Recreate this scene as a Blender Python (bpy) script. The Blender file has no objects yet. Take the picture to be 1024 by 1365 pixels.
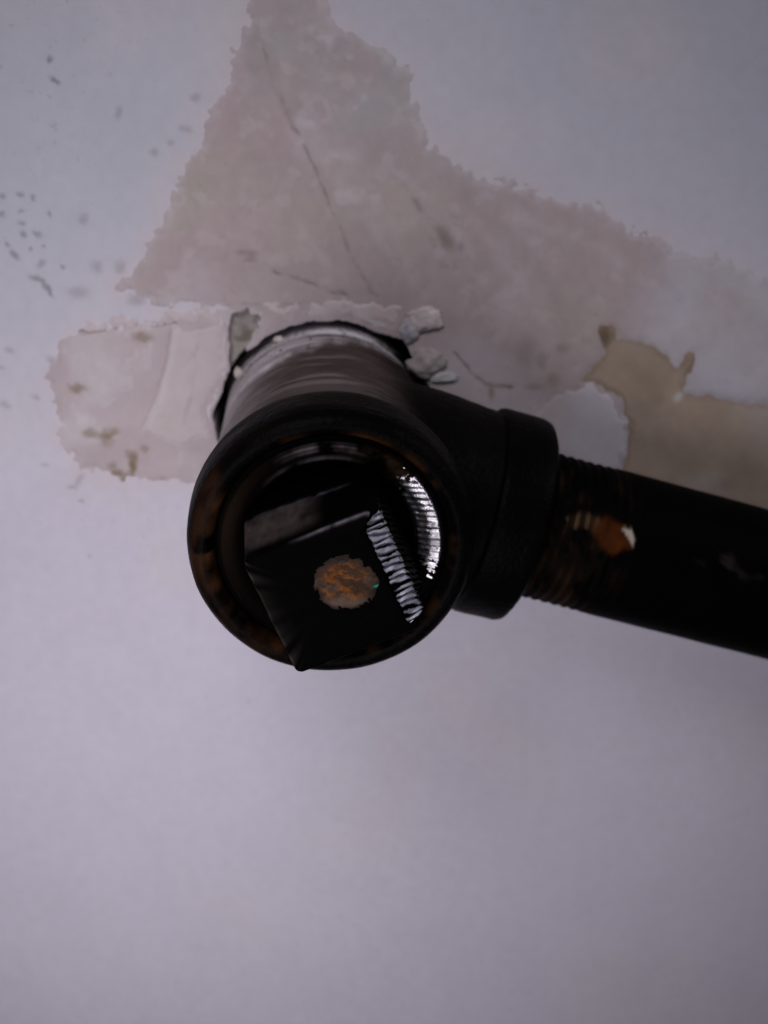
import bpy, bmesh, math, random
import numpy as np
from mathutils import Matrix, Vector, noise as mnoise
R_ = math.radians
S = 0.001                                   # lengths below are millimetres
rng = np.random.default_rng(7)
random.seed(7)
scene = bpy.context.scene
col = scene.collection

# ------------------------------------------------------------ camera
F_PX = 2000.85
TH, PS = 0.39993, 0.04975
CP = np.array([-2.43303, -266.23879, 95.33325])
FW = np.array([math.sin(PS)*math.cos(TH), math.cos(PS)*math.cos(TH), -math.sin(TH)])
RT = np.array([math.cos(PS), -math.sin(PS), 0.0])
UP = np.cross(RT, FW)
cam = bpy.data.cameras.new('camera')
cam.sensor_fit = 'VERTICAL'
cam.sensor_height = 24.0
cam.lens = F_PX/1365*24.0
cam.clip_start = 0.01
cam.clip_end = 20
cam.dof.use_dof = True
cam.dof.focus_distance = 0.222
cam.dof.aperture_fstop = 13.0
cam_o = bpy.data.objects.new('camera', cam)
M = Matrix([[RT[i], UP[i], -FW[i], CP[i]*S] for i in range(3)] + [[0, 0, 0, 1]])
cam_o.matrix_world = M
col.objects.link(cam_o)
scene.camera = cam_o

# ------------------------------------------------------------ world, lamps, exposure
w = bpy.data.worlds.new('World')
scene.world = w
w.use_nodes = True
bg = w.node_tree.nodes['Background']
bg.inputs[0].default_value = (0.80, 0.82, 1.0, 1)
bg.inputs[1].default_value = 0.05
scene.view_settings.view_transform = 'Standard'
scene.view_settings.look = 'None'
scene.view_settings.exposure = 0.0


def lamp(name, loc, aim, size, power, colr):
    l = bpy.data.lights.new(name, 'AREA')
    l.shape = 'DISK'
    l.size = size
    l.energy = power
    l.color = colr
    o = bpy.data.objects.new(name, l)
    o.location = loc
    o.rotation_euler = (Vector(aim)-Vector(loc)).to_track_quat('-Z', 'Y').to_euler()
    col.objects.link(o)
    return o


lamp('soft_lamp', (-0.07, -0.20, 0.21), (-0.01, -0.025, -0.01), 0.14, 0.040, (1.0, 0.955, 0.99)).data.spread = R_(60)
lamp('low_lamp', (-0.055, -0.185, -0.068), (-0.022, 0, -0.052), 0.19, 0.098, (1.0, 0.95, 1.0)).data.spread = R_(104)
lamp('side_lamp', (0.40, -0.13, 0.26), (0, -0.06, 0), 0.035, 0.34, (0.92, 0.93, 1.0))


# ------------------------------------------------------------ numeric helpers
def project(P):
    P = np.asarray(P, float)-CP
    d = P@FW
    return 512+F_PX*(P@RT)/d, 682.5-F_PX*(P@UP)/d


def on_wall(px, py, y=0.0):
    D = FW+RT*(px-512)/F_PX+UP*(682.5-py)/F_PX
    return CP+D*((y-CP[1])/D[1])


def sstep(x, a, b):
    t = np.clip((x-a)/(b-a), 0, 1)
    return t*t*(3-2*t)


_tab = rng.random((256, 256))


def vnoise(u, v, seed=0):
    u = np.asarray(u, float)+seed*17.31
    v = np.asarray(v, float)+seed*41.77
    i = np.floor(u).astype(int)
    j = np.floor(v).astype(int)
    fu = u-i
    fv = v-j
    fu = fu*fu*(3-2*fu)
    fv = fv*fv*(3-2*fv)
    T = lambda a, b: _tab[a & 255, b & 255]
    return ((T(i, j)*(1-fu)+T(i+1, j)*fu)*(1-fv)+(T(i, j+1)*(1-fu)+T(i+1, j+1)*fu)*fv)*2-1


def fbm(u, v, s, seed=0, octv=4, gain=0.5):
    r = 0
    a = 1
    t = 0
    for k in range(octv):
        r = r+a*vnoise(u/s*2**k, v/s*2**k, seed+k*3)
        t += a
        a *= gain
    return r/t


def poly_sd(u, v, poly):
    """distance to a polygon's outline, positive inside"""
    P = np.array(poly, float)
    d2 = np.full(u.shape, 1e12)
    ins = np.zeros(u.shape, bool)
    for (x0, y0), (x1, y1) in zip(P, np.roll(P, -1, 0)):
        ex, ey = x1-x0, y1-y0
        t = np.clip(((u-x0)*ex+(v-y0)*ey)/(ex*ex+ey*ey+1e-9), 0, 1)
        d2 = np.minimum(d2, (u-x0-t*ex)**2+(v-y0-t*ey)**2)
        c = ((y0 > v) != (y1 > v)) & (u < (x1-x0)*(v-y0)/(y1-y0+1e-12)+x0)
        ins ^= c
    return np.where(ins, 1, -1)*np.sqrt(d2)


def line_d(u, v, pts):
    d2 = np.full(u.shape, 1e12)
    P = np.array(pts, float)
    for (x0, y0), (x1, y1) in zip(P[:-1], P[1:]):
        ex, ey = x1-x0, y1-y0
        t = np.clip(((u-x0)*ex+(v-y0)*ey)/(ex*ex+ey*ey+1e-9), 0, 1)
        d2 = np.minimum(d2, (u-x0-t*ex)**2+(v-y0-t*ey)**2)
    return np.sqrt(d2)


def stroke(u, v, pts, wd):
    d = line_d(u+3.0*vnoise(u/21, v/21, 201)+1.2*vnoise(u/7, v/7, 202), v+3.0*vnoise(u/21, v/21, 203)+1.2*vnoise(u/7, v/7, 204), pts)
    k = np.clip(0.72+0.75*vnoise(u/17, v/17, 205)+0.4*vnoise(u/6, v/6, 206), 0.05, 1.3)
    return np.exp(-(d/(wd*(0.75+0.35*vnoise(u/25, v/25, 207))))**2)*k


def spot(u, v, x, y, rx, ry=None, ang=0):
    ry = ry or rx
    c, s = math.cos(ang), math.sin(ang)
    du, dv = u-x, v-y
    a = (du*c+dv*s)/rx
    b = (-du*s+dv*c)/ry
    return np.exp(-(a*a+b*b)**1.5)


def mix(c, target, m):
    m = np.clip(m, 0, 1)[:, None]
    return c*(1-m)+np.array(target, float)[None, :]*m


# ------------------------------------------------------------ mesh helpers
def mesh_obj(name, verts, faces, mat, parent=None, pigment=None, smooth=True, label=None):
    me = bpy.data.meshes.new(name)
    V = np.asarray(verts, float)*S
    if isinstance(faces, np.ndarray):
        n, k = faces.shape
        me.vertices.add(len(V))
        me.vertices.foreach_set('co', V.ravel())
        me.loops.add(n*k)
        me.loops.foreach_set('vertex_index', faces.ravel().astype(np.int32))
        me.polygons.add(n)
        me.polygons.foreach_set('loop_start', np.arange(0, n*k, k, dtype=np.int32))
        me.update(calc_edges=True)
    else:
        me.from_pydata([tuple(p) for p in V], [], faces)
        me.update()
    if smooth:
        me.polygons.foreach_set('use_smooth', np.ones(len(me.polygons), bool))
    if pigment is not None:
        set_pigment(me, pigment)
    for m in (mat if isinstance(mat, list) else [mat]):
        me.materials.append(m)
    o = bpy.data.objects.new(name, me)
    col.objects.link(o)
    if parent:
        o.parent = parent
    if label:
        o['label'] = label
    return o


def set_pigment(me, pigment):
    at = me.color_attributes.new('pigment', 'FLOAT_COLOR', 'POINT')
    at.data.foreach_set('color', np.hstack([np.clip(pigment, 0, 1), np.ones((len(pigment), 1))]).ravel())


def lathe(prof, frame, seg=128, a0=0, a1=2*math.pi, closed_prof=True, jitter=None):
    """prof: (radius, along); frame: origin, axis, e1, e2"""
    o, ax, e1, e2 = [np.array(q, float) for q in frame]
    full = abs(a1-a0-2*math.pi) < 1e-6
    n = seg if full else seg+1
    P = np.array(prof, float)
    m = len(P)
    V = []
    for i in range(n):
        t = a0+(a1-a0)*i/seg
        dr = math.cos(t)*e1+math.sin(t)*e2
        r = P[:, 0].copy()
        a = P[:, 1].copy()
        if jitter is not None:
            r, a = jitter(r, a, t)
        V.append(o+np.outer(a, ax)+np.outer(r, dr))
    V = np.vstack(V)
    F = []
    for i in range(seg):
        for j in range(m if closed_prof else m-1):
            i2 = (i+1) % n
            j2 = (j+1) % m
            F.append((i*m+j, i*m+j2, i2*m+j2, i2*m+j))
    return V, np.array(F)


def recalc(o):
    bm = bmesh.new()
    bm.from_mesh(o.data)
    bmesh.ops.recalc_face_normals(bm, faces=bm.faces)
    bm.to_mesh(o.data)
    bm.free()
    return o


# ------------------------------------------------------------ materials
def nd(nt, typ, **kw):
    n = nt.nodes.new(typ)
    for k, v in kw.items():
        if hasattr(n, k) and k not in ('Scale', 'Detail'):
            setattr(n, k, v)
        else:
            n.inputs[k].default_value = v
    return n


def material(name):
    m = bpy.data.materials.new(name)
    m.use_nodes = True
    return m, m.node_tree, m.node_tree.nodes['Principled BSDF']


def plaster_mat(name, rough=0.75, grain=0.025, bump=0.12, spec=0.25):
    m, nt, p = material(name)
    L = nt.links.new
    tc = nd(nt, 'ShaderNodeTexCoord')
    at = nd(nt, 'ShaderNodeAttribute', attribute_name='pigment')
    n1 = nd(nt, 'ShaderNodeTexNoise', Scale=420.0, Detail=4.0)
    n2 = nd(nt, 'ShaderNodeTexNoise', Scale=90.0, Detail=5.0)
    L(tc.outputs['Object'], n1.inputs['Vector'])
    L(tc.outputs['Object'], n2.inputs['Vector'])
    mr = nd(nt, 'ShaderNodeMapRange')
    L(n1.outputs['Fac'], mr.inputs[0])
    mr.inputs[1].default_value = 0.3
    mr.inputs[2].default_value = 0.7
    mr.inputs[3].default_value = 1-grain
    mr.inputs[4].default_value = 1+grain
    mx = nd(nt, 'ShaderNodeVectorMath', operation='SCALE')
    L(at.outputs['Color'], mx.inputs[0])
    L(mr.outputs[0], mx.inputs['Scale'])
    L(mx.outputs[0], p.inputs['Base Color'])
    p.inputs['Roughness'].default_value = rough
    p.inputs['Specular IOR Level'].default_value = spec
    ad = nd(nt, 'ShaderNodeMath', operation='ADD')
    L(n1.outputs['Fac'], ad.inputs[0])
    L(n2.outputs['Fac'], ad.inputs[1])
    b = nd(nt, 'ShaderNodeBump')
    b.inputs['Strength'].default_value = bump
    b.inputs['Distance'].default_value = 0.0002
    L(ad.outputs[0], b.inputs['Height'])
    L(b.outputs[0], p.inputs['Normal'])
    return m


def iron_mat(name, base=(0.0012, 0.001, 0.001), rust=(0.016, 0.008, 0.005), amount=0.12, rough=0.5,
             spec=0.012, metal=0.0, bump=0.4, attr=False, scale=160.0):
    m, nt, p = material(name)
    L = nt.links.new
    tc = nd(nt, 'ShaderNodeTexCoord')
    n1 = nd(nt, 'ShaderNodeTexNoise', Scale=scale, Detail=6.0, Roughness=0.65)
    n2 = nd(nt, 'ShaderNodeTexNoise', Scale=1100.0, Detail=3.0)
    L(tc.outputs['Object'], n1.inputs['Vector'])
    L(tc.outputs['Object'], n2.inputs['Vector'])
    cr = nd(nt, 'ShaderNodeValToRGB')
    cr.color_ramp.elements[0].position = 0.5
    cr.color_ramp.elements[0].color = (0, 0, 0, 1)
    cr.color_ramp.elements[1].position = 0.75
    cr.color_ramp.elements[1].color = (1, 1, 1, 1)
    L(n1.outputs['Fac'], cr.inputs[0])
    k = nd(nt, 'ShaderNodeMath', operation='MULTIPLY')
    k.inputs[1].default_value = amount
    L(cr.outputs[0], k.inputs[0])
    mx = nd(nt, 'ShaderNodeMix', data_type='RGBA')
    L(k.outputs[0], mx.inputs[0])
    mx.inputs[6].default_value = (*base, 1)
    mx.inputs[7].default_value = (*rust, 1)
    if attr:
        at = nd(nt, 'ShaderNodeAttribute', attribute_name='pigment')
        L(at.outputs['Color'], mx.inputs[6])
    L(mx.outputs[2], p.inputs['Base Color'])
    mr = nd(nt, 'ShaderNodeMapRange')
    L(n1.outputs['Fac'], mr.inputs[0])
    mr.inputs[3].default_value = rough-0.12
    mr.inputs[4].default_value = rough+0.18
    L(mr.outputs[0], p.inputs['Roughness'])
    p.inputs['Specular IOR Level'].default_value = spec
    p.inputs['Metallic'].default_value = metal
    ad = nd(nt, 'ShaderNodeMath', operation='ADD')
    L(n1.outputs['Fac'], ad.inputs[0])
    L(n2.outputs['Fac'], ad.inputs[1])
    b = nd(nt, 'ShaderNodeBump')
    b.inputs['Strength'].default_value = bump
    b.inputs['Distance'].default_value = 0.0004
    L(ad.outputs[0], b.inputs['Height'])
    L(b.outputs[0], p.inputs['Normal'])
    return m


M_WALL = plaster_mat('painted_plaster', 0.7)
M_PATCH = plaster_mat('bare_plaster', 0.85, 0.035, 0.2, 0.15)
M_CRUMB = plaster_mat('crumbly_plaster', 0.9, 0.1, 0.8, 0.1)
M_IRON = iron_mat('black_iron')
M_BODY = iron_mat('dusty_iron', attr=True, amount=0.0, rough=0.45, spec=0.03)
M_PIPE = iron_mat('oiled_black_pipe', attr=True, amount=0.03, rough=0.5, spec=0.012, bump=0.25)
M_COLLAR = iron_mat('browned_iron', attr=True, amount=0.10, rough=0.42, spec=0.028, bump=0.5)
M_HEAD = iron_mat('plug_iron', attr=True, amount=0.04, rough=0.42, spec=0.006, bump=0.25)
M_WORN = iron_mat('scraped_steel', base=(0.55, 0.53, 0.58), rust=(0.05, 0.035, 0.03), amount=0.8,
                  rough=0.25, spec=0.5, metal=1.0, bump=0.25, scale=420.0)
M_BITE = iron_mat('wrench_bitten_steel', base=(0.68, 0.66, 0.73), rust=(0.05, 0.04, 0.04), amount=0.45,
                  rough=0.28, spec=0.5, metal=1.0, bump=0.05, scale=300.0)
M_RUST = plaster_mat('rusty_plug_core', 0.8, 0.25, 1.0, 0.2)

# ------------------------------------------------------------ wall fields (traced once, laid on the wall plane)
POLY_A = [(330, -60), (334, 30), (312, 66), (302, 100), (287, 135), (272, 178), (248, 215), (236, 250), (216, 290),
          (200, 320), (190, 345), (168, 372), (150, 388), (215, 404), (300, 414), (330, 470), (420, 560), (560, 560),
          (690, 640), (900, 760), (1110, 830), (1195, 650), (1150, 530), (1180, 440), (1024, 372), (960, 346), (910, 336), (890, 322), (840, 302), (795, 276),
          (740, 268), (700, 250), (640, 236), (600, 212), (570, 190), (556, 140), (545, 90), (500, 55), (440, 25), (428, -60)]
POLY_B = [(92, 446), (200, 431), (300, 414), (345, 412), (340, 470), (310, 580), (262, 640), (190, 640), (112, 628), (86, 590),
          (72, 540), (64, 505), (76, 470)]
POLY_C = [(800, 436), (817, 437), (822, 452), (850, 452), (884, 470), (900, 490), (926, 470), (917, 500), (914, 522), (940, 525),
          (1024, 540), (1110, 548), (1172, 640), (1105, 790), (900, 720), (820, 640), (836, 600), (836, 560), (822, 528), (800, 512), (778, 508),
          (790, 490), (806, 470)]
POLY_D = [(690, 640), (690, 560), (735, 520), (772, 508), (800, 512), (822, 528), (836, 560), (836, 600), (822, 660), (760, 640)]
POLY_STRIP = [(100, 436), (200, 420), (300, 408), (400, 402), (470, 396), (535, 398), (540, 440), (480, 430), (400, 430), (340, 424),
              (300, 424), (200, 434), (110, 447)]
POLY_LEFT = [(226, 436), (300, 426), (302, 500), (276, 548), (284, 585), (240, 600), (190, 575), (208, 530), (222, 480)]
NOTCH = [(306, 420), (330, 412), (352, 424), (336, 456), (322, 486), (312, 508), (303, 495), (303, 450)]


def rad_px(u, v, X, Z):
    ang = np.arctan2(Z, X)
    r = 20.75+0.32*vnoise(ang*9, 0*ang, 3)+0.12*vnoise(ang*31, 0*ang, 4)
    r = r+1.3*np.exp(-((ang-0.86)/0.11)**2)
    r = r+0.5*np.exp(-((ang-2.95)/0.12)**2)
    return np.hypot(X, Z)-r                      # >0 on the wall, <0 in the hole


def ragged(u, v, k=1.0, seed=0):
    return k*(6.5*vnoise(u/8.0, v/8.0, 11+seed)+5*vnoise(u/17.0, v/17.0, 12+seed)+3*vnoise(u/4.2, v/4.2, 15+seed))


def f_A(u, v):
    return poly_sd(u, v, POLY_A)+ragged(u, v, 1.0)


def f_B(u, v):
    return poly_sd(u, v, POLY_B)+ragged(u, v, 0.9, 1)


def f_C(u, v):
    return poly_sd(u, v, POLY_C)+ragged(u, v, 0.45, 2)


def f_D(u, v):
    return poly_sd(u, v, POLY_D)+ragged(u, v, 0.4, 3)


def grid(xs, zs):
    X, Z = np.meshgrid(xs, zs)
    n, m = X.shape
    idx = np.arange(n*m).reshape(n, m)
    F = np.stack([idx[:-1, :-1], idx[:-1, 1:], idx[1:, 1:], idx[1:, :-1]], -1).reshape(-1, 4)
    return X.ravel(), Z.ravel(), F


def px_of(X, Z):
    return project(np.stack([X, 0*X, Z], 1))


# ------------------------------------------------------------ the wall
def build_wall():
    fx = np.arange(-92, 118.01, 0.27)
    fz = np.arange(-165, 92.01, 0.27)
    xs = np.concatenate([[-400, -250, -150], fx, [170, 260, 420]])
    zs = np.concatenate([[-420, -300, -220], fz, [130, 220, 360]])
    X, Z, F = grid(xs, zs)
    u, v = px_of(X, Z)
    hole = rad_px(u, v, X, Z)
    h = 0.10*fbm(u, v, 150, 2)+0.02*fbm(u, v, 22, 3)
    c = np.tile(np.array([[0.592, 0.562, 0.655]]), (len(u), 1))
    big = fbm(u, v, 260, 21, 4)
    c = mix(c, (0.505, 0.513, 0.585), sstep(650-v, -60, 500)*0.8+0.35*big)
    c = mix(c, (0.615, 0.56, 0.585), sstep(fbm(u, v, 190, 31, 4), 0.0, 0.5)*0.45)
    c = c*(1+0.035*fbm(u, v, 60, 221, 5, 0.6)+0.02*fbm(u, v, 12, 222, 3))[:, None]
    a = f_A(u, v)
    b = f_B(u, v)
    # thin pinkish smear of filler around the patches
    c = mix(c, (0.60, 0.525, 0.56), np.exp(-np.clip(-np.maximum(a, b), 0, None)/26)*(0.55+0.4*fbm(u, v, 30, 41)))
    # flecks of dirt on the paint
    pts = [(66, 80, 4, 5, .3), (73, 107, 9, 3, .6), (158, 150, 5, 9, .2), (205, 203, 6, 5, 0), (228, 190, 5, 4, 0), (112, 292, 7, 8, .4),
           (248, 172, 9, 5, .2), (260, 130, 8, 6, 0),
           (3, 262, 4, 4, 0), (26, 259, 6, 4, .4), (43, 264, 4, 4, 0), (2, 286, 5, 4, .2), (28, 281, 4, 3, 0), (65, 285, 3, 4, 0),
           (30, 298, 6, 4, .2), (31, 312, 6, 5, .5), (49, 311, 7, 4, .5), (58, 328, 4, 3, 0), (10, 327, 4, 4, 0), (20, 340, 9, 4, .8),
           (56, 351, 5, 6, .3), (41, 332, 3, 3, 0), (84, 355, 4, 3, 0), (60, 380, 12, 4, 1.0), (68, 390, 8, 3, 1.1), (48, 371, 9, 4, .3),
           (104, 390, 14, 8, .1), (130, 356, 7, 8, -.5), (160, 356, 7, 10, .2), (182, 400, 12, 8, 0), (12, 467, 8, 4, .2), (2, 490, 5, 3, 0),
           (70, 482, 12, 5, .8), (48, 530, 6, 3, .5), (8, 540, 8, 5, .6), (105, 640, 10, 4, -.9), (108, 668, 4, 3, 0), (95, 650, 9, 3, .1),
           (120, 742, 4, 3, 0), (60, 620, 6, 3, .2)]
    for i, (x, y, rx, ry, an) in enumerate(pts):
        k = 0.62 if i in (0, 1) else (0.5 if 8 <= i < 26 else 0.32)
        c = mix(c, (0.13, 0.115, 0.125), k*spot(u+2*vnoise(u/4, v/4, 5), v+2*vnoise(u/4, v/4, 6), x, y, rx, ry, an))
    fl = sstep(vnoise(u/7.5, v/7.5, 71)*0.6+0.55*vnoise(u/3.4, v/3.4, 72), 0.62, 0.85)*sstep(420-v, 0, 200)*sstep(250-u, 0, 180)
    c = mix(c, (0.33, 0.32, 0.36), fl*0.45)
    for ln, wd, k in (([(640, 960), (720, 985), (830, 980)], 22, .10), ([(120, 900), (190, 1010)], 14, .10), ([(300, 1120), (420, 1180), (560, 1175)], 26, .10),
                      ([(820, 60), (900, 130)], 16, .12), ([(700, 180), (660, 60)], 20, .12), ([(40, 560), (60, 760)], 18, .08)):
        c = mix(c, (0.50, 0.47, 0.52), stroke(u, v, ln, wd)*k)
    sp = sstep(vnoise(u/5, v/5, 241)+0.7*vnoise(u/2.3, v/2.3, 242)+0.4*vnoise(u/120, v/120, 243), 1.30, 1.6)
    c = mix(c, (0.33, 0.31, 0.34), sp*0.35)
    h += 0.03*fbm(u, v, 9, 244, 3)
    # ---- the broken plaster round the hole
    near = np.exp(-np.clip(hole, 0, None)/1.4)
    h -= 0.25*near*(1+fbm(u, v, 12, 9))
    nt = poly_sd(u, v, NOTCH)+ragged(u, v, 0.35, 5)
    m = sstep(nt, -1, 3)
    h -= m*(1.5+0.5*fbm(u, v, 14, 8))
    c = mix(c, (0.30, 0.275, 0.25), m*0.9)
    c = mix(c, (0.15, 0.13, 0.10), m*sstep(fbm(u, v, 16, 14), -0.1, 0.5)*0.8)
    lip = stroke(u, v, [(299, 500), (288, 520), (279, 548), (283, 562)], 5)
    h += lip*0.5
    bl = spot(u, v, 291, 557, 8, 9)
    h -= sstep(bl, 0.2, 0.6)*5
    c = mix(c, (0.02, 0.015, 0.012), sstep(bl, 0.2, 0.6))
    ins = sstep(-hole, -0.05, 0.25)
    c = mix(c, (0.02, 0.016, 0.013), ins)
    h = h-14*ins
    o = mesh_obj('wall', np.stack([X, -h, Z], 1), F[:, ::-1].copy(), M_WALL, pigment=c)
    o['label'] = 'lavender white painted wall with torn pinkish plaster around the pipe hole'
    o['kind'] = 'structure'
    return o


WALL = build_wall()


def patch(name, polys, field, height, colour, label=None, step=0.25, mat=M_PATCH):
    P = np.array(polys, float)
    P = np.clip(P, [-90, -90], [1230, 1400])
    W = np.array([on_wall(*p) for p in P])
    X, Z, F = grid(np.arange(W[:, 0].min()-4, W[:, 0].max()+4, step), np.arange(W[:, 2].min()-4, W[:, 2].max()+4, step))
    u, v = px_of(X, Z)
    f = field(u, v)
    f = np.minimum(f, rad_px(u, v, X, Z)*9-1.5)
    f = np.minimum(f, -(poly_sd(u, v, NOTCH)+ragged(u, v, 0.35, 5)))
    base = 0.10*fbm(u, v, 150, 2)
    h = np.where(f > -14, base+np.clip(height(u, v, f), -1.2, 3), -1.2)
    keep = (f > -12) & (rad_px(u, v, X, Z) > -0.1) & (poly_sd(u, v, NOTCH)+ragged(u, v, 0.35, 5) < 2.5)
    fk = keep[F].all(1)
    F = F[fk]
    used = np.unique(F)
    mp = np.full(len(u), -1)
    mp[used] = np.arange(len(used))
    u, v, f, h, X, Z = [q[used] for q in (u, v, f, h, X, Z)]
    c = colour(u, v, f)
    return mesh_obj(name, np.stack([X, -h, Z], 1), mp[F][:, ::-1].copy(), mat, WALL, pigment=c, label=label)


CR1 = [(352, 60), (366, 120), (392, 168), (412, 210), (436, 265), (455, 305), (470, 345), (492, 382), (502, 396)]
CR2 = [(490, 190), (520, 225), (548, 262), (572, 290), (592, 318)]
CR3 = [(366, 361), (410, 375), (462, 394)]
CR4 = [(604, 472), (628, 494), (648, 512), (682, 517)]
CR5 = [(318, 404), (372, 408), (420, 398)]


def edge(f, t, wd, drop=0.3):
    return np.where(f > 0, t*sstep(f, 0, wd)+0.02, f*0.05)


def hA(u, v, f):
    f = np.minimum(f, -f_C(u, v)+3)
    h = edge(f, 0.16, 12)
    h = h-0.07*stroke(u, v, CR1, 4)-0.05*stroke(u, v, CR2, 6)-0.06*stroke(u, v, CR3, 4)-0.07*stroke(u, v, CR4, 3)
    h += 0.05*stroke(u, v, [(a+8, b-2) for a, b in CR1], 6)
    h += 0.10*fbm(u, v, 60, 51)*sstep(f, 0, 20)+0.02*fbm(u, v, 10, 52)
    h += 0.12*sstep(fbm(u, v, 34, 56, 3), 0.1, 0.4)*sstep(u+v*.2, 380, 480)*sstep(330-v, 0, 80)
    return h


def cA(u, v, f):
    c = np.tile(np.array([[0.440, 0.362, 0.372]]), (len(u), 1))
    c = mix(c, (0.48, 0.415, 0.385), sstep(fbm(u, v, 130, 61), -0.1, 0.5)*0.55)
    c = mix(c, (0.53, 0.465, 0.50), sstep(fbm(u, v, 90, 62), 0.0, 0.5)*0.5)
    # greyer old paint over the upper part
    top = sstep(-poly_sd(u, v, [(340, 70), (400, 150), (470, 240), (600, 260), (700, 300), (700, -80), (300, -80)])*-1, -30, 40)
    c = mix(c, (0.405, 0.392, 0.400), top*(0.55+0.5*fbm(u, v, 40, 63))*sstep(250-v, -60, 120))
    c = mix(c, (0.35, 0.325, 0.32), spot(u, v, 345, 80, 22, 60, -0.2)*0.6)
    bl = sstep(fbm(u, v, 34, 56, 3), 0.12, 0.42)*sstep(u, 360, 420)*sstep(320-v, 0, 80)
    c = mix(c, (0.56, 0.50, 0.53), bl*0.7)
    c = mix(c, (0.44, 0.35, 0.37), sstep(fbm(u, v, 30, 66, 3), 0.15, 0.4)*sstep(300-v, 0, 120)*0.4)
    # paler lavender film to the right
    rt = sstep(u+0.35*v, 960, 1060)*(0.75+0.6*fbm(u, v, 60, 64))
    c = mix(c, (0.52, 0.495, 0.56), rt*0.8)
    c = mix(c, (0.55, 0.50, 0.57), spot(u, v, 890, 400, 22, 45, .2)*0.5*(0.6+fbm(u, v, 20, 69)))
    c = mix(c, (0.40, 0.36, 0.40), stroke(u, v, [(870, 340), (885, 380), (905, 400)], 10)*0.35)
    # pale band just above the pipe
    c = mix(c, (0.54, 0.485, 0.52), sstep(line_d(u, v, [(620, 480), (700, 560), (780, 600)])*-1, -60, -10)*0.6)
    c = mix(c, (0.40, 0.36, 0.315), spot(u, v, 255, 250, 26, 60, .35)*0.4)
    c = mix(c, (0.47, 0.37, 0.34), spot(u, v, 690, 425, 26, 12, 0)*0.4)
    mo = fbm(u, v, 46, 211, 5, 0.6)
    c = c*(1+0.06*mo+0.035*fbm(u, v, 14, 212, 3))[:, None]
    c = mix(c, (0.40, 0.365, 0.345), sstep(fbm(u, v, 75, 213, 5, 0.62), 0.12, 0.42)*0.25)
    c = mix(c, (0.60, 0.545, 0.575), sstep(fbm(u, v, 26, 214, 4, 0.6), 0.22, 0.5)*0.25)
    c = mix(c, (0.34, 0.29, 0.28), sstep(vnoise(u/9, v/9, 215)+0.6*vnoise(u/4, v/4, 216)+0.5*vnoise(u/90, v/90, 217), 0.98, 1.35)*0.4)
    c = mix(c, (0.555, 0.515, 0.555), np.exp(-np.clip(f, 0, None)/8)*0.6)
    for ln, wd, k in (([(455, 235), (520, 330), (565, 392)], 15, .35), ([(520, 225), (590, 285), (650, 380)], 11, .3), ([(650, 320), (700, 390), (735, 450)], 13, .3),
                      ([(400, 300), (450, 370)], 10, .3), ([(330, 250), (352, 380)], 16, .25), ([(690, 290), (800, 330), (870, 380)], 12, .25)):
        c = mix(c, (0.57, 0.50, 0.52), stroke(u, v, ln, wd)*k)
    for ln, wd, k in (([(480, 300), (545, 392)], 8, .25), ([(620, 260), (700, 330), (760, 430)], 12, .28), ([(395, 40), (470, 90), (540, 110)], 14, .3)):
        c = mix(c, (0.37, 0.31, 0.315), stroke(u, v, ln, wd)*k)
    # cracks and smears
    c = mix(c, (0.27, 0.215, 0.22), stroke(u, v, CR1, 3.5)*0.65)
    c = mix(c, (0.27, 0.23, 0.21), stroke(u, v, CR2, 5)*0.5)
    c = mix(c, (0.23, 0.195, 0.17), spot(u, v, 594, 318, 9, 19, -0.55)*0.75)
    c = mix(c, (0.25, 0.20, 0.20), spot(u, v, 614, 328, 5, 7)*0.5)
    c = mix(c, (0.22, 0.175, 0.16), stroke(u, v, CR3, 2.6)*0.7)
    c = mix(c, (0.19, 0.14, 0.11), stroke(u, v, CR4, 2.6)*0.75)
    c = mix(c, (0.25, 0.19, 0.14), spot(u, v, 655, 522, 4, 11)*0.7)
    c = mix(c, (0.24, 0.19, 0.18), stroke(u, v, CR5, 2.6)*0.5)
    for x, y, rx, ry in ((322, 336, 9, 4), (336, 338, 8, 6), (334, 346, 9, 3), (750, 464, 10, 7), (722, 480, 8, 12), (738, 506, 8, 10), (700, 470, 16, 24), (712, 515, 14, 5)):
        c = mix(c, (0.25, 0.205, 0.19), spot(u+2*vnoise(u/5, v/5, 7), v, x, y, rx, ry)*0.5)
    c = mix(c, (0.22, 0.205, 0.215), np.exp(-(f/2.2)**2)*0.25*(0.5+vnoise(u/15, v/15, 68)))
    c = mix(c, (0.30, 0.25, 0.21), np.exp(-np.abs(f_C(u, v))/4)*0.35)
    return c


patch('plaster_patch', POLY_A, f_A, hA, cA, 'large pinkish grey plaster patch torn above the pipe')


def hB(u, v, f):
    return edge(f, 0.16, 12)+0.06*fbm(u, v, 50, 81)*sstep(f, 0, 10)+0.02*fbm(u, v, 9, 82)-0.1*stroke(u, v, [(90, 446), (150, 437), (230, 430)], 2.5)


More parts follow.
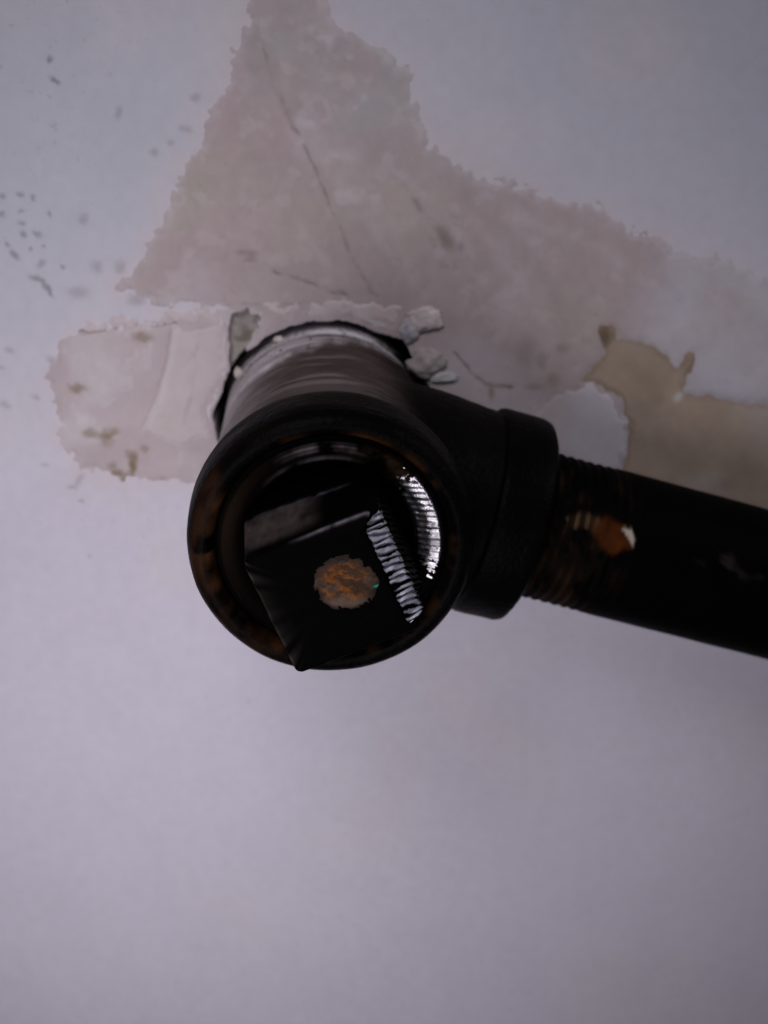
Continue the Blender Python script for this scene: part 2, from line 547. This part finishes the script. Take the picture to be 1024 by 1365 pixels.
def cB(u, v, f):
    c = np.tile(np.array([[0.485, 0.412, 0.432]]), (len(u), 1))
    c = mix(c, (0.57, 0.52, 0.555), sstep(fbm(u, v, 70, 91), 0, 0.5)*0.6)
    c = mix(c, (0.50, 0.43, 0.44), sstep(fbm(u, v, 90, 92), 0, 0.5)*0.5)
    c = mix(c, (0.30, 0.25, 0.27), stroke(u, v, [(92, 446), (150, 438), (228, 431)], 2.2)*0.6)
    c = c*(1+0.09*fbm(u, v, 40, 231, 5, 0.6))[:, None]
    c = mix(c, (0.61, 0.56, 0.59), sstep(fbm(u, v, 24, 232, 4, 0.6), 0.2, 0.5)*0.4)
    w_ = lambda q: q+3*vnoise(u/6, v/6, 9)
    for x, y, rx, ry, k in ((104, 518, 12, 7, .65), (190, 449, 13, 7, .6), (120, 577, 10, 6, .6), (142, 580, 12, 7, .75), (152, 574, 8, 5, .5), (143, 590, 7, 5, .4),
                            (156, 630, 9, 5, .8), (168, 638, 8, 5, .95), (177, 622, 6, 14, .9), (175, 606, 9, 6, .7), (194, 598, 6, 5, .5), (150, 620, 8, 5, .5),
                            (240, 460, 5, 4, .3), (215, 638, 12, 4, .35)):
        c = mix(c, (0.20, 0.14, 0.075), spot(w_(u), w_(v), x, y, rx, ry)*k)
    return c


patch('plaster_patch', POLY_B, f_B, hB, cB, 'pinkish plaster patch left of the pipe with brown dirt spots')


def hC(u, v, f):
    h = edge(f, 0.10, 8)+0.05*fbm(u, v, 40, 101)
    h += 0.6*spot(u, v, 808, 446, 9, 13)+0.5*spot(u, v, 919, 480, 8, 13)
    return h


def cC(u, v, f):
    c = np.tile(np.array([[0.410, 0.318, 0.255]]), (len(u), 1))
    c = mix(c, (0.45, 0.39, 0.37), sstep(fbm(u, v, 80, 111), -0.05, 0.5)*0.7)
    c = mix(c, (0.31, 0.245, 0.19), sstep(fbm(u, v, 60, 112), 0.05, 0.5)*0.5)
    c = mix(c, (0.28, 0.225, 0.16), spot(u, v, 850, 480, 60, 40)*0.5)
    c = mix(c, (0.47, 0.43, 0.44), sstep(u-0.4*v, 735, 830)*0.55)
    c = c*(1+0.14*fbm(u, v, 40, 233, 5, 0.6))[:, None]
    c = mix(c, (0.12, 0.085, 0.055), spot(u, v, 806, 444, 9, 14)*0.85)
    c = mix(c, (0.17, 0.12, 0.08), np.exp(-(f/6)**2)*0.45)
    c = mix(c, (0.6, 0.55, 0.53), spot(u, v, 904, 529, 8, 5, -.8)*0.9)
    return c


patch('plaster_patch', POLY_C, f_C, hC, cC, 'tan stained bare layer above the pipe at the right')


def hD(u, v, f):
    return edge(f, 0.24, 14)+0.05*fbm(u, v, 40, 121)


def cD(u, v, f):
    c = np.tile(np.array([[0.565, 0.515, 0.575]]), (len(u), 1))
    c = mix(c, (0.52, 0.46, 0.50), sstep(fbm(u, v, 50, 122), 0, 0.5)*0.6)
    c = mix(c, (0.52, 0.455, 0.475), sstep(785-u+14*fbm(u, v, 30, 123)-0.3*(v-560), 0, 60))
    return c


patch('paint_flake', POLY_D, f_D, hD, cD, 'pale lavender paint flake against the tan stain')


def f_S(u, v):
    return poly_sd(u, v, POLY_STRIP)+ragged(u, v, 1.2, 4)


def hS(u, v, f):
    return edge(f, 0.30, 14)+0.14*fbm(u, v, 22, 131)*sstep(f, 0, 6)


def cS(u, v, f):
    c = np.tile(np.array([[0.550, 0.480, 0.498]]), (len(u), 1))
    c = mix(c, (0.50, 0.43, 0.43), sstep(fbm(u, v, 24, 132), 0.05, 0.5)*0.6)
    c = mix(c, (0.52, 0.38, 0.36), spot(u, v, 515, 408, 16, 14)*0.5)
    c = mix(c, (0.27, 0.215, 0.22), stroke(u, v, [(96, 444), (150, 437), (235, 430)], 2.6)*0.9)
    c = mix(c, (0.24, 0.20, 0.19), stroke(u, v, [(372, 409), (420, 400), (470, 397)], 2.4)*0.6)
    return c


patch('filler_ridge', POLY_STRIP, f_S, hS, cS, 'pale raised ridge of filler along the top of the hole')


def f_L(u, v):
    return poly_sd(u, v, POLY_LEFT)+ragged(u, v, 0.4, 6)


def hL(u, v, f):
    h = edge(f, 0.38, 12)+0.10*fbm(u, v, 45, 141)*sstep(f, 0, 6)
    return h+0.5*stroke(u, v, [(298, 428), (299, 490)], 4)+0.55*np.exp(-(line_d(u, v, [(232, 438), (226, 480), (213, 525), (190, 572)])/6)**2)+0.25*stroke(u, v, [(262, 436), (256, 500), (246, 560)], 4)


def cL(u, v, f):
    c = np.tile(np.array([[0.548, 0.483, 0.496]]), (len(u), 1))
    c = mix(c, (0.53, 0.465, 0.475), sstep(fbm(u, v, 45, 142), 0, 0.5)*0.6)
    c = mix(c, (0.62, 0.565, 0.58), np.exp(-(line_d(u, v, [(236, 440), (230, 482), (217, 528), (196, 574)])/4)**2)*0.7+stroke(u, v, [(298, 428), (299, 490)], 4)*0.6)  # pale line, then dark: the ridge's light and shade put into colour
    return mix(c, (0.31, 0.26, 0.26), np.exp(-(line_d(u, v, [(226, 440), (219, 482), (206, 525), (186, 568)])/3.5)**2)*0.6)


patch('filler_ridge', POLY_LEFT, f_L, hL, cL, 'trowelled strip of pale filler left of the pipe')


# crumbs of plaster stuck at the hole's edge
def crumb(name, px, py, rx, ry, rz, base, seed, label=None, parent=WALL, y=-0.5):
    bm = bmesh.new()
    bmesh.ops.create_icosphere(bm, subdivisions=4, radius=1)
    c = on_wall(px, py, y)
    V = []
    for vt in bm.verts:
        p = Vector(vt.co)
        k = 1+0.30*mnoise.noise(p*1.5+Vector((seed, 0, 0)))+0.16*mnoise.noise(p*3.6+Vector((0, seed, 0)))
        k += 0.09*(mnoise.voronoi(p*1.7+Vector((seed, seed, 0)))[0][0]-0.4)
        k += 0.07*mnoise.noise(p*9+Vector((seed, 1, 1)))
        vt.co = p*k
        V.append((c[0]+p.x*k*rx, c[1]+p.y*k*ry, c[2]+p.z*k*rz))
    V = np.array(V)
    F = [tuple(q.index for q in f.verts) for f in bm.faces]
    pg = np.array([np.array(base)*(1+0.25*mnoise.noise(Vector(q)*0.9)) for q in V])
    bm.free()
    return mesh_obj(name, V, F, M_CRUMB, parent, pigment=pg, label=label)


crumb('plaster_crumb', 566, 426, 3.2, 0.7, 2.3, (0.56, 0.49, 0.50), 3.0, 'pale plaster crumb at upper right of the hole')
crumb('plaster_crumb', 547, 440, 1.7, 0.6, 2.2, (0.40, 0.37, 0.41), 5.0, 'grey plaster crumb beside the dark gap')
crumb('plaster_crumb', 568, 484, 3.2, 1.2, 2.6, (0.36, 0.315, 0.315), 8.0, 'rounded grey plaster lump above the branch')
crumb('plaster_crumb', 592, 503, 2.6, 0.5, 1.2, (0.46, 0.45, 0.46), 9.5)
crumb('plaster_crumb', 318, 497, 0.8, 0.8, 1.1, (0.55, 0.49, 0.47), 1.5)
crumb('plaster_crumb', 371, 452, 0.9, 0.7, 0.6, (0.62, 0.56, 0.52), 2.5)

# ------------------------------------------------------------ the pipe fitting
L_ = 55.53
H2 = 21.516
AA = 0.29245
DB = np.array([math.cos(AA), 0, -math.sin(AA)])
root = bpy.data.objects.new('pipe_fitting', None)
root.empty_display_size = 0.02
col.objects.link(root)
root['label'] = 'black iron pipe tee with square head plug and side pipe'
root['category'] = 'pipe fitting'
FR = ((0, 0, 0), (0, -1, 0), (1, 0, 0), (0, 0, 1))            # along the run, out of the wall
FB = ((0, -H2, 0), tuple(DB), (0, -1, 0), tuple(np.cross(DB, (0, -1, 0))))


def merged_remesh(parts, voxel, iters):
    V = []
    F = []
    k = 0
    for v, f in parts:
        V.append(v)
        F += [tuple(int(i)+k for i in q) for q in f]
        k += len(v)
    o = mesh_obj('tee_body', np.vstack(V), F, M_BODY)
    recalc(o)
    r = o.modifiers.new('r', 'REMESH')
    r.mode = 'VOXEL'
    r.voxel_size = voxel*S
    s = o.modifiers.new('s', 'SMOOTH')
    s.factor = 0.5
    s.iterations = iters
    dg = bpy.context.evaluated_depsgraph_get()
    dg.update()
    me = bpy.data.meshes.new_from_object(o.evaluated_get(dg))
    o.modifiers.clear()
    o.data = me
    me.polygons.foreach_set('use_smooth', np.ones(len(me.polygons), bool))
    return o


barrel = lathe([(15.2, -12), (18.9, -12), (19.1, 2), (19.5, 20), (19.9, 40), (20.6, L_-9), (20.6, L_-5.5), (18.0, L_-5.5), (17.9, L_-14), (15.2, L_-16)], FR, 160)
neck = lathe([(0.01, 3), (18.6, 3), (18.5, 17), (17.7, 25), (17.4, 31), (17.4, 36), (0.01, 36)], FB, 128)
body = merged_remesh([barrel, neck], 0.42, 22)
body.parent = root
n = len(body.data.vertices)
co = np.empty(n*3)
body.data.vertices.foreach_get('co', co)
co = co.reshape(-1, 3)/S
rough_n = np.array([mnoise.noise(Vector(q)*0.55) + 0.5*mnoise.noise(Vector(q)*1.4) for q in co])
nr = np.empty(n*3)
body.data.vertices.foreach_get('normal', nr)
nr = nr.reshape(-1, 3)
co2 = co+nr*(0.10*rough_n)[:, None]
body.data.vertices.foreach_set('co', (co2*S).ravel())
ang = np.degrees(np.arctan2(co[:, 2], co[:, 0]))
dep = -co[:, 1]
outer = (np.hypot(co[:, 0], co[:, 2]) > 17.5) & (np.hypot(co[:, 0], co[:, 2]) < 21.5)
onb = outer.astype(float)
arc = ang/57.3*19.5
pg = np.tile(np.array([[0.0025, 0.002, 0.002]]), (n, 1))
onb = onb*sstep(16.5-co[:, 0], 0, 6)
dust = onb*sstep(ang, 34, 72)*(0.9+0.5*fbm(arc*6, dep*6, 60, 151))
pg = mix(pg, (0.050, 0.033, 0.029), dust)
pg = mix(pg, (0.30, 0.27, 0.27), onb*sstep(ang+0.9*(12-dep), 92, 140)*0.85*(0.7+0.8*fbm(arc*3, dep*9, 40, 152)))
ends = 50+13*vnoise(dep*1.7, 0*dep, 153)+8*vnoise(dep*4.3, arc*0.15, 154)+9*sstep(dep, 3, 9)
low = 6.0+9.0*sstep(ang, 62, 125)+1.6*vnoise(arc*0.35, 0*arc, 156)+1.2*vnoise(arc*0.9, dep*0.3, 159)
white = onb*sstep(ang-ends, 0, 5)*(1-0.95*sstep(dep, low-4.5, low+3.2))*np.clip(0.62+0.95*fbm(arc*2.0, dep*13, 30, 155), 0, 1)
pg = mix(pg, (0.84, 0.79, 0.84), white*0.97)  # white paint near the wall; its colour also carries a streaky highlight
pg = mix(pg, (0.40, 0.36, 0.37), onb*sstep(ang, 130, 155)*sstep(32-dep+5*vnoise(arc, dep, 160), 0, 10)*0.6)
pg = mix(pg, (0.21, 0.175, 0.17), onb*sstep(fbm(arc*1.6, dep*16, 24, 161, 4, 0.6), 0.08, 0.4)*sstep(ang, 62, 85)*0.6)
pg = mix(pg, (0.05, 0.04, 0.03), onb*sstep(vnoise(arc*2.2, dep*1.2, 157)+0.4*vnoise(arc*5, dep*4, 158), 0.55, 0.8)*0.8*sstep(18-dep, 0, 8))
set_pigment(body.data, pg)


# collars: the thick bands at the tee's mouths
def wobble(k, s, seed):
    def f(r, a, t):
        q = [mnoise.noise(Vector((math.cos(t)*s, math.sin(t)*s, x*0.25+seed))) for x in a]
        return r+k*np.array(q), a+0.5*k*np.array(q[::-1])
    return f


def fine(prof, n=6):
    out = []
    for p, q in zip(prof[:-1], prof[1:]):
        for i in range(n):
            t = i/n
            out.append((p[0]+(q[0]-p[0])*t, p[1]+(q[1]-p[1])*t))
    return out+[prof[-1]]


cp = [(17.8, L_-8), (17.9, L_-3.4), (18.2, L_-1.9), (18.7, L_-0.8), (19.2, L_-0.2), (19.8, L_), (20.6, L_-0.1), (21.4, L_-0.7),
      (22.1, L_-1.8), (22.45, L_-3.5), (22.5, L_-6), (22.5, L_-9), (22.2, L_-10.6), (21.4, L_-11.6), (20.4, L_-12), (18.0, L_-12)]
V, F = lathe(fine(cp, 3), FR, 220, jitter=wobble(0.13, 3.2, 1))
t = np.degrees(np.arctan2(V[:, 2], V[:, 0]))
rr = np.hypot(V[:, 0], V[:, 2])
pg = np.tile(np.array([[0.0012, 0.001, 0.001]]), (len(V), 1))
nz = fbm(t*2.2, V[:, 1]*9+rr*9, 40, 161)
face = sstep(-V[:, 1], L_-2.4, L_-1.2)
left = np.exp(-((np.abs(((t-185+180) % 360)-180))/55)**4)
pg = mix(pg, (0.022, 0.0092, 0.0050), face*left*np.clip(0.15+1.9*nz, 0, 1))
lip = np.exp(-((rr-18.8)/0.6)**2)
pg = mix(pg, (0.075, 0.032, 0.013), lip*np.clip(0.05+1.3*nz, 0, 1))
c1 = mesh_obj('collar', V, F, M_COLLAR, root, pigment=pg, label='wide browned collar round the plug')
recalc(c1)
cb = [(a_, b_-0.7) for a_, b_ in [(14.0, 27.3), (17.6, 27.4), (18.3, 27.9), (18.5, 28.6), (18.55, 32), (18.5, 35.4), (18.2, 36.4), (17.3, 37.0), (15.2, 37.2), (13.9, 36.6), (13.6, 35)]]
V, F = lathe(fine(cb, 3), FB, 160, jitter=wobble(0.12, 3, 4))
pg = np.tile(np.array([[0.0012, 0.001, 0.001]]), (len(V), 1))
recalc(mesh_obj('collar', V, F, M_COLLAR, root, pigment=pg, label='smaller black collar where the side pipe enters'))
# female thread inside the mouth
th = []
for i in range(9):
    a = L_-2.2-i*1.1
    th += [(17.6 if i % 2 else 16.9, a)]
V, F = lathe([(18.1, L_-2.6)]+th+[(18.1, L_-12)], FR, 160)
recalc(mesh_obj('thread', V, F, M_IRON, body))

# ------------------------------------------------------------ the square head plug
PH = 0.38302
XH = np.array([math.cos(PH), 0, math.sin(PH)])
ZH = np.array([-math.sin(PH), 0, math.cos(PH)])


def hub_relief(r, a, t):
    d = math.degrees(t)
    d = d-360 if d > 180 else d
    m = math.exp(-((d-15)/38)**4)
    z = r*math.sin(t)
    k = m*(0.34*((z*1.02+0.25*mnoise.noise(Vector((t*4, 1, 2)))) % 1.0)*(0.5+0.9*abs(mnoise.noise(Vector((t*9, 3, 3)))))+0.10*mnoise.noise(Vector((t*17, 2, 1))))
    return r, a+np.where((r > 12.4) & (r < 17.6), k, 0)+np.array([0.08*mnoise.noise(Vector((math.cos(t)*2, math.sin(t)*2, q))) for q in r])


plug_hub = lathe(fine([(0.01, L_-10), (16.6, L_-10), (17.5, L_-4.0), (17.4, L_-2.4), (17.0, L_-1.8), (15.2, L_-2.2), (13.4, L_-2.9), (12.7, L_-5.0), (12.0, L_-6.6),
                       (0.01, L_-6.6)], 5), FR, 420, jitter=hub_relief)
V, F = plug_hub
t = np.degrees(np.arctan2(V[:, 2], V[:, 0]))
rr = np.hypot(V[:, 0], V[:, 2])
pg = np.tile(np.array([[0.0012, 0.001, 0.001]]), (len(V), 1))
up_, vp_ = project(V)
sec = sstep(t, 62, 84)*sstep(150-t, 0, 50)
pg = mix(pg, (0.20, 0.165, 0.18), sstep(125-t, 0, 25)*sec*np.exp(-((rr-16.1)/0.7)**2)*(0.45+1.2*fbm(up_, vp_, 22, 191))*(0.35+0.65*sstep(np.sin(rr*2*math.pi/0.62), -0.4, 0.5)))  # this ring and the next paint highlights into the hub's colour
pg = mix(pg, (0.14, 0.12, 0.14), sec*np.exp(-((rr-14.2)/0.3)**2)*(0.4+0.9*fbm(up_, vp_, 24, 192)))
pg = mix(pg, (0.05, 0.028, 0.015), np.exp(-((t-55)/22)**2)*np.exp(-((rr-16)/1.6)**2)*np.clip(0.3+1.2*fbm(up_, vp_, 14, 193), 0, 1)*0.7)
pg = mix(pg, (0.03, 0.018, 0.012), np.exp(-(((t % 360)-165)/35)**2)*np.exp(-((rr-16.3)/1.2)**2)*0.35)
hub = mesh_obj('plug', V, F, [M_HEAD, M_WORN], root, pigment=pg, label='square head plug screwed into the tee mouth')
recalc(hub)
for p in hub.data.polygons:
    c = p.center
    a = math.degrees(math.atan2(c.z, c.x))
    r = math.hypot(c.x, c.z)/S
    if 13.0 < r < 17.6 and c.y < -(L_-4.2)*S:
        q = 1-((a-14)/36)**2-0.25*((r-15.9)/1.9)**2+0.55*mnoise.noise(Vector((a*0.55, r*0.9, 4)))
        if q > 0.30:
            p.material_index = 1

FRONT = L_+15.42
BASE = L_-7.0


def head_mesh():
    """tapered square head with eased edges; each side a fine grid so that the wrench marks have relief"""
    nu, nv = 160, 72
    V = []
    F = []
    matid = []
    pig = []

    def ring(s, y):
        # superellipse-like square outline with rounded corners
        pts = []
        rc = 1.1
        for side in range(4):
            a0 = side*math.pi/2
            for i in range(nu):
                q = -1+2*i/nu
                x, z = s, q*s
                lim = s-rc
                if abs(z) > lim:
                    k = (abs(z)-lim)/rc*math.pi/4
                    x = lim+rc*math.cos(k)
                    z = math.copysign(lim+rc*math.sin(k), z)
                ca, sa = math.cos(a0), math.sin(a0)
                pts.append((x*ca-z*sa, x*sa+z*ca, side, q))
        return pts
    rows = []
    for j in range(nv+1):
        tt = j/nv
        y = BASE+(FRONT-BASE)*tt
        rows.append((9.95+0.75*(1-tt), y, tt))
    for k in range(1, 5):                       # eased front edge
        f = k/4*math.pi/2
        rows.append((9.95-0.55*(1-math.cos(f)), FRONT+0.55*math.sin(f), 1.0))
    for k in range(1, 9):
        rows.append((9.4*(1-k/8.2), FRONT+0.55, 1.0))
    m = 4*nu
    for j, (s, y, tt) in enumerate(rows):
        for (x, z, side, q) in ring(max(s, 1.3), y):
            if s < 1.3:
                x *= s/1.3
                z *= s/1.3
            P = XH*x+ZH*z
            nrm = [XH, ZH, -XH, -ZH][side]
            n1 = mnoise.noise(Vector((P[0]*.5, y*.5, P[2]*.5)))
            d = 0.10*n1
            if side == 0 and j <= nv:
                # wrench bites: saw-tooth ridges running along the plug's axis
                zz = 0.95*q*s+10.8*(1-tt)+0.45*mnoise.noise(Vector((q*7, y*.25, 3)))
                saw = (zz % 1.0)
                d += 0.5*(0.5-saw)*(0.6+0.8*abs(mnoise.noise(Vector((q*5, y*.2, 8)))))*sstep(np.array(1-abs(q)), 0.0, 0.12)
                d += (0.5-2.3*max(0.0, tt-0.86)/0.14*(1+0.12*mnoise.noise(Vector((q*4, 1, 5)))))*float(sstep(np.array(1-abs(q)), 0.0, 0.1))
            elif side == 0:
                d -= 1.8*(1+0.12*mnoise.noise(Vector((q*4, 1, 5))))*s/9.95*float(sstep(np.array(1-abs(q)), 0.0, 0.1))
            if side == 1:
                d += 0.45*float(sstep(np.array(tt+0.05*q), 0.40, 0.47))-0.25
            P = P+nrm*float(d)+np.array([0, -y, 0])
            if j > nv+4:
                P[1] += 0.12*mnoise.noise(Vector((x*.4, 0, z*.4)))
            V.append(P)
            k0 = np.array([0.0012, 0.001, 0.001])
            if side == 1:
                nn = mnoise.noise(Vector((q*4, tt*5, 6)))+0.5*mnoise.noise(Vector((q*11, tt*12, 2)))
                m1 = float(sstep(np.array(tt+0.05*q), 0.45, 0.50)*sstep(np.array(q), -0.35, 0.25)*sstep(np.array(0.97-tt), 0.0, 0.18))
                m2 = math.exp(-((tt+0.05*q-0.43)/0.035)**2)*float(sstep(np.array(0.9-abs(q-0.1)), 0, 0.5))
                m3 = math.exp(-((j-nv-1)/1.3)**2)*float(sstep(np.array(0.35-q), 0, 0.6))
                k0 = k0+np.array([0.062, 0.048, 0.047])*m1*max(0, 0.8+0.6*nn)+np.array([0.11, 0.10, 0.13])*m2*max(0, 0.6+0.9*nn)+np.array([0.17, 0.15, 0.18])*m3*max(0, 0.7+0.6*nn)  # paler colour paints a sheen on the top face, its step and front edge
            elif side == 2:
                m3 = math.exp(-((j-nv-1)/2.5)**2)
                k0 = k0+np.array([0.05, 0.042, 0.038])*m3*max(0, 0.4+mnoise.noise(Vector((q*6, 1, 2))))
            pig.append(k0)
    for j in range(len(rows)-1):
        for i in range(m):
            i2 = (i+1) % m
            F.append((j*m+i, j*m+i2, (j+1)*m+i2, (j+1)*m+i))
            tq = -1+2*(i+0.5)/nu
            gs = (0.95*tq*10.2+10.8*(1-(j+0.5)/nv)+0.45*mnoise.noise(Vector((tq*7, -(BASE+(FRONT-BASE)*(j+.5)/nv)*-.25, 3)))) % 1.0
            matid.append(1 if (i < nu and 0.06 < gs < 0.84+0.95*mnoise.noise(Vector((i*0.07, j*0.09, 9))) and i//nu == 0 and 0.80+0.10*mnoise.noise(Vector((i*0.21, 0, 7))) < (j+0.5)/nv < 1.0 and 6 < i % nu < nu-14) else 0)
    c = len(V)
    V.append(np.array([0, -(FRONT+0.55), 0]))
    pig.append(k0)
    last = (len(rows)-1)*m
    for i in range(m):
        F.append((last+i, last+(i+1) % m, c))
        matid.append(0)
    return V, F, matid, np.array(pig)


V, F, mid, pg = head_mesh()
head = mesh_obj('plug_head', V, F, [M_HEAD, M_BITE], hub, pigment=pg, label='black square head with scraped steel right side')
head.data.polygons.foreach_set('material_index', np.array(mid, np.int32))
recalc(head)

# the rusty round core mark on the head's end
cx, _, cz = on_wall(461, 777, -(FRONT+0.55))
xs = np.linspace(-5.6, 5.6, 90)
X, Z, Fg = grid(xs, xs)
r = np.hypot(X, Z/0.93)
rim = 4.75+0.25*vnoise(np.arctan2(Z, X)*4, 0*X, 171)
h = np.where(r < rim, 0.16*sstep(rim-r, 0, 1.2)+0.22*fbm(X, Z, 2.0, 172)+0.14*fbm(X, Z, 0.6, 173), -0.6)
c = np.tile(np.array([[0.036, 0.017, 0.010]]), (len(X), 1))
c = mix(c, (0.075, 0.044, 0.033), sstep(fbm(X, Z, 1.8, 174), 0.0, 0.4)*0.8)
c = mix(c, (0.15, 0.046, 0.004), sstep(fbm(X, Z*1.8+3, 1.5, 175, 5, 0.65), -0.18, 0.2)*sstep(4.0-r, 0, 1.3))
c = mix(c, (0.03, 0.015, 0.008), stroke(X*8, Z*8, [(-19, 5), (-6, 4), (8, -1), (24, -2)], 3.0)*0.9)
c = mix(c, (0.03, 0.015, 0.008), sstep(fbm(X, Z*2+9, 1.3, 177, 5, 0.7), -0.02, 0.2)*0.88)
c = mix(c, (0.012, 0.008, 0.006), sstep(r+1.3*fbm(X, Z, 1.6, 179, 5, 0.65), 3.6, 5.0)*0.96)
c = mix(c, (0.095, 0.066, 0.050), sstep(-Z+0.8*fbm(X, Z, 1.2, 195), 1.6, 3.2)*sstep(4.6-r, 0, 0.8)*0.7)
c = mix(c, (0.02, 0.35, 0.28), spot(X, Z, 4.55, -0.55, 0.55, 0.17, 0.15))
keep = (r < 5.3)[Fg].all(1)
Fk = Fg[keep]
us = np.unique(Fk)
mp = np.full(len(X), -1)
mp[us] = np.arange(len(us))
mesh_obj('rust_spot', np.stack([cx+X, -(FRONT+0.55)-h, cz+Z], 1)[us], mp[Fk][:, ::-1].copy(), M_RUST, hub, pigment=c[us],
         label='round rusty core mark on the end of the square head')

# ------------------------------------------------------------ the side pipe
ss = np.concatenate([np.arange(33, 62, 0.22), np.arange(62, 240, 1.2)])


def pr(s):
    r = 13.35
    if s < 53:
        fade = float(1-sstep(np.array(s), 47, 53))
        r = 13.35-0.45*fade+0.38*fade*abs(((s/1.81) % 1)*2-1)*1.0
    return r


prof = [(pr(s), s) for s in ss]
V, F = lathe(prof, FB, 144, closed_prof=False, jitter=lambda r, a, t: (r+0.05*np.array([mnoise.noise(Vector((math.cos(t)*3, math.sin(t)*3, x*.15))) for x in a]), a))
up, vp = project(V)
pg = np.tile(np.array([[0.0012, 0.001, 0.001]]), (len(V), 1))
vis = (V-np.array([0, -H2, 0]))
vis = ((vis-np.outer(vis@DB, DB))@np.array([0, -0.9, 0.4])) > 0
s_ = (V-np.array([0, -H2, 0]))@DB
n1 = fbm(up, vp, 26, 181)
thr = sstep(54-s_, 0, 6)
pg = mix(pg, (0.030, 0.016, 0.009), thr*vis*(0.2+0.9*n1)*(0.3+0.9*sstep(np.sin(s_*2*math.pi/1.81), -0.2, 0.8)))
pat = poly_sd(up, vp, [(792, 694), (808, 684), (828, 690), (843, 708), (845, 728), (828, 744), (812, 750), (806, 736), (800, 722), (790, 712)])+14*n1
pg = mix(pg, (0.072, 0.019, 0.004), sstep(pat, -4, 12)*vis*(0.75+0.5*fbm(up, vp, 14, 187)))
pg = mix(pg, (0.075, 0.046, 0.024), sstep(poly_sd(up, vp, [(748, 690), (775, 682), (800, 690), (790, 705), (760, 706)])+10*n1, -3, 5)*vis*thr*(0.1+0.9*sstep(np.sin(s_*2*math.pi/1.81)+0.5*n1, 0.0, 0.7)))
ch = poly_sd(up, vp, [(830, 704), (842, 703), (849, 720), (845, 734), (838, 722)])+5*fbm(up, vp, 9, 183)
pg = mix(pg, (0.34, 0.29, 0.25), sstep(ch, -1, 3)*vis)
pg = mix(pg, (0.02, 0.016, 0.018), sstep(fbm(up, vp, 20, 185), 0.2, 0.5)*spot(up, vp, 975, 752, 60, 14, .28)*vis*0.8)
pipe = mesh_obj('side_pipe', V, F, M_PIPE, root, pigment=pg, label='plain black pipe with rust at its threaded end')
recalc(pipe)
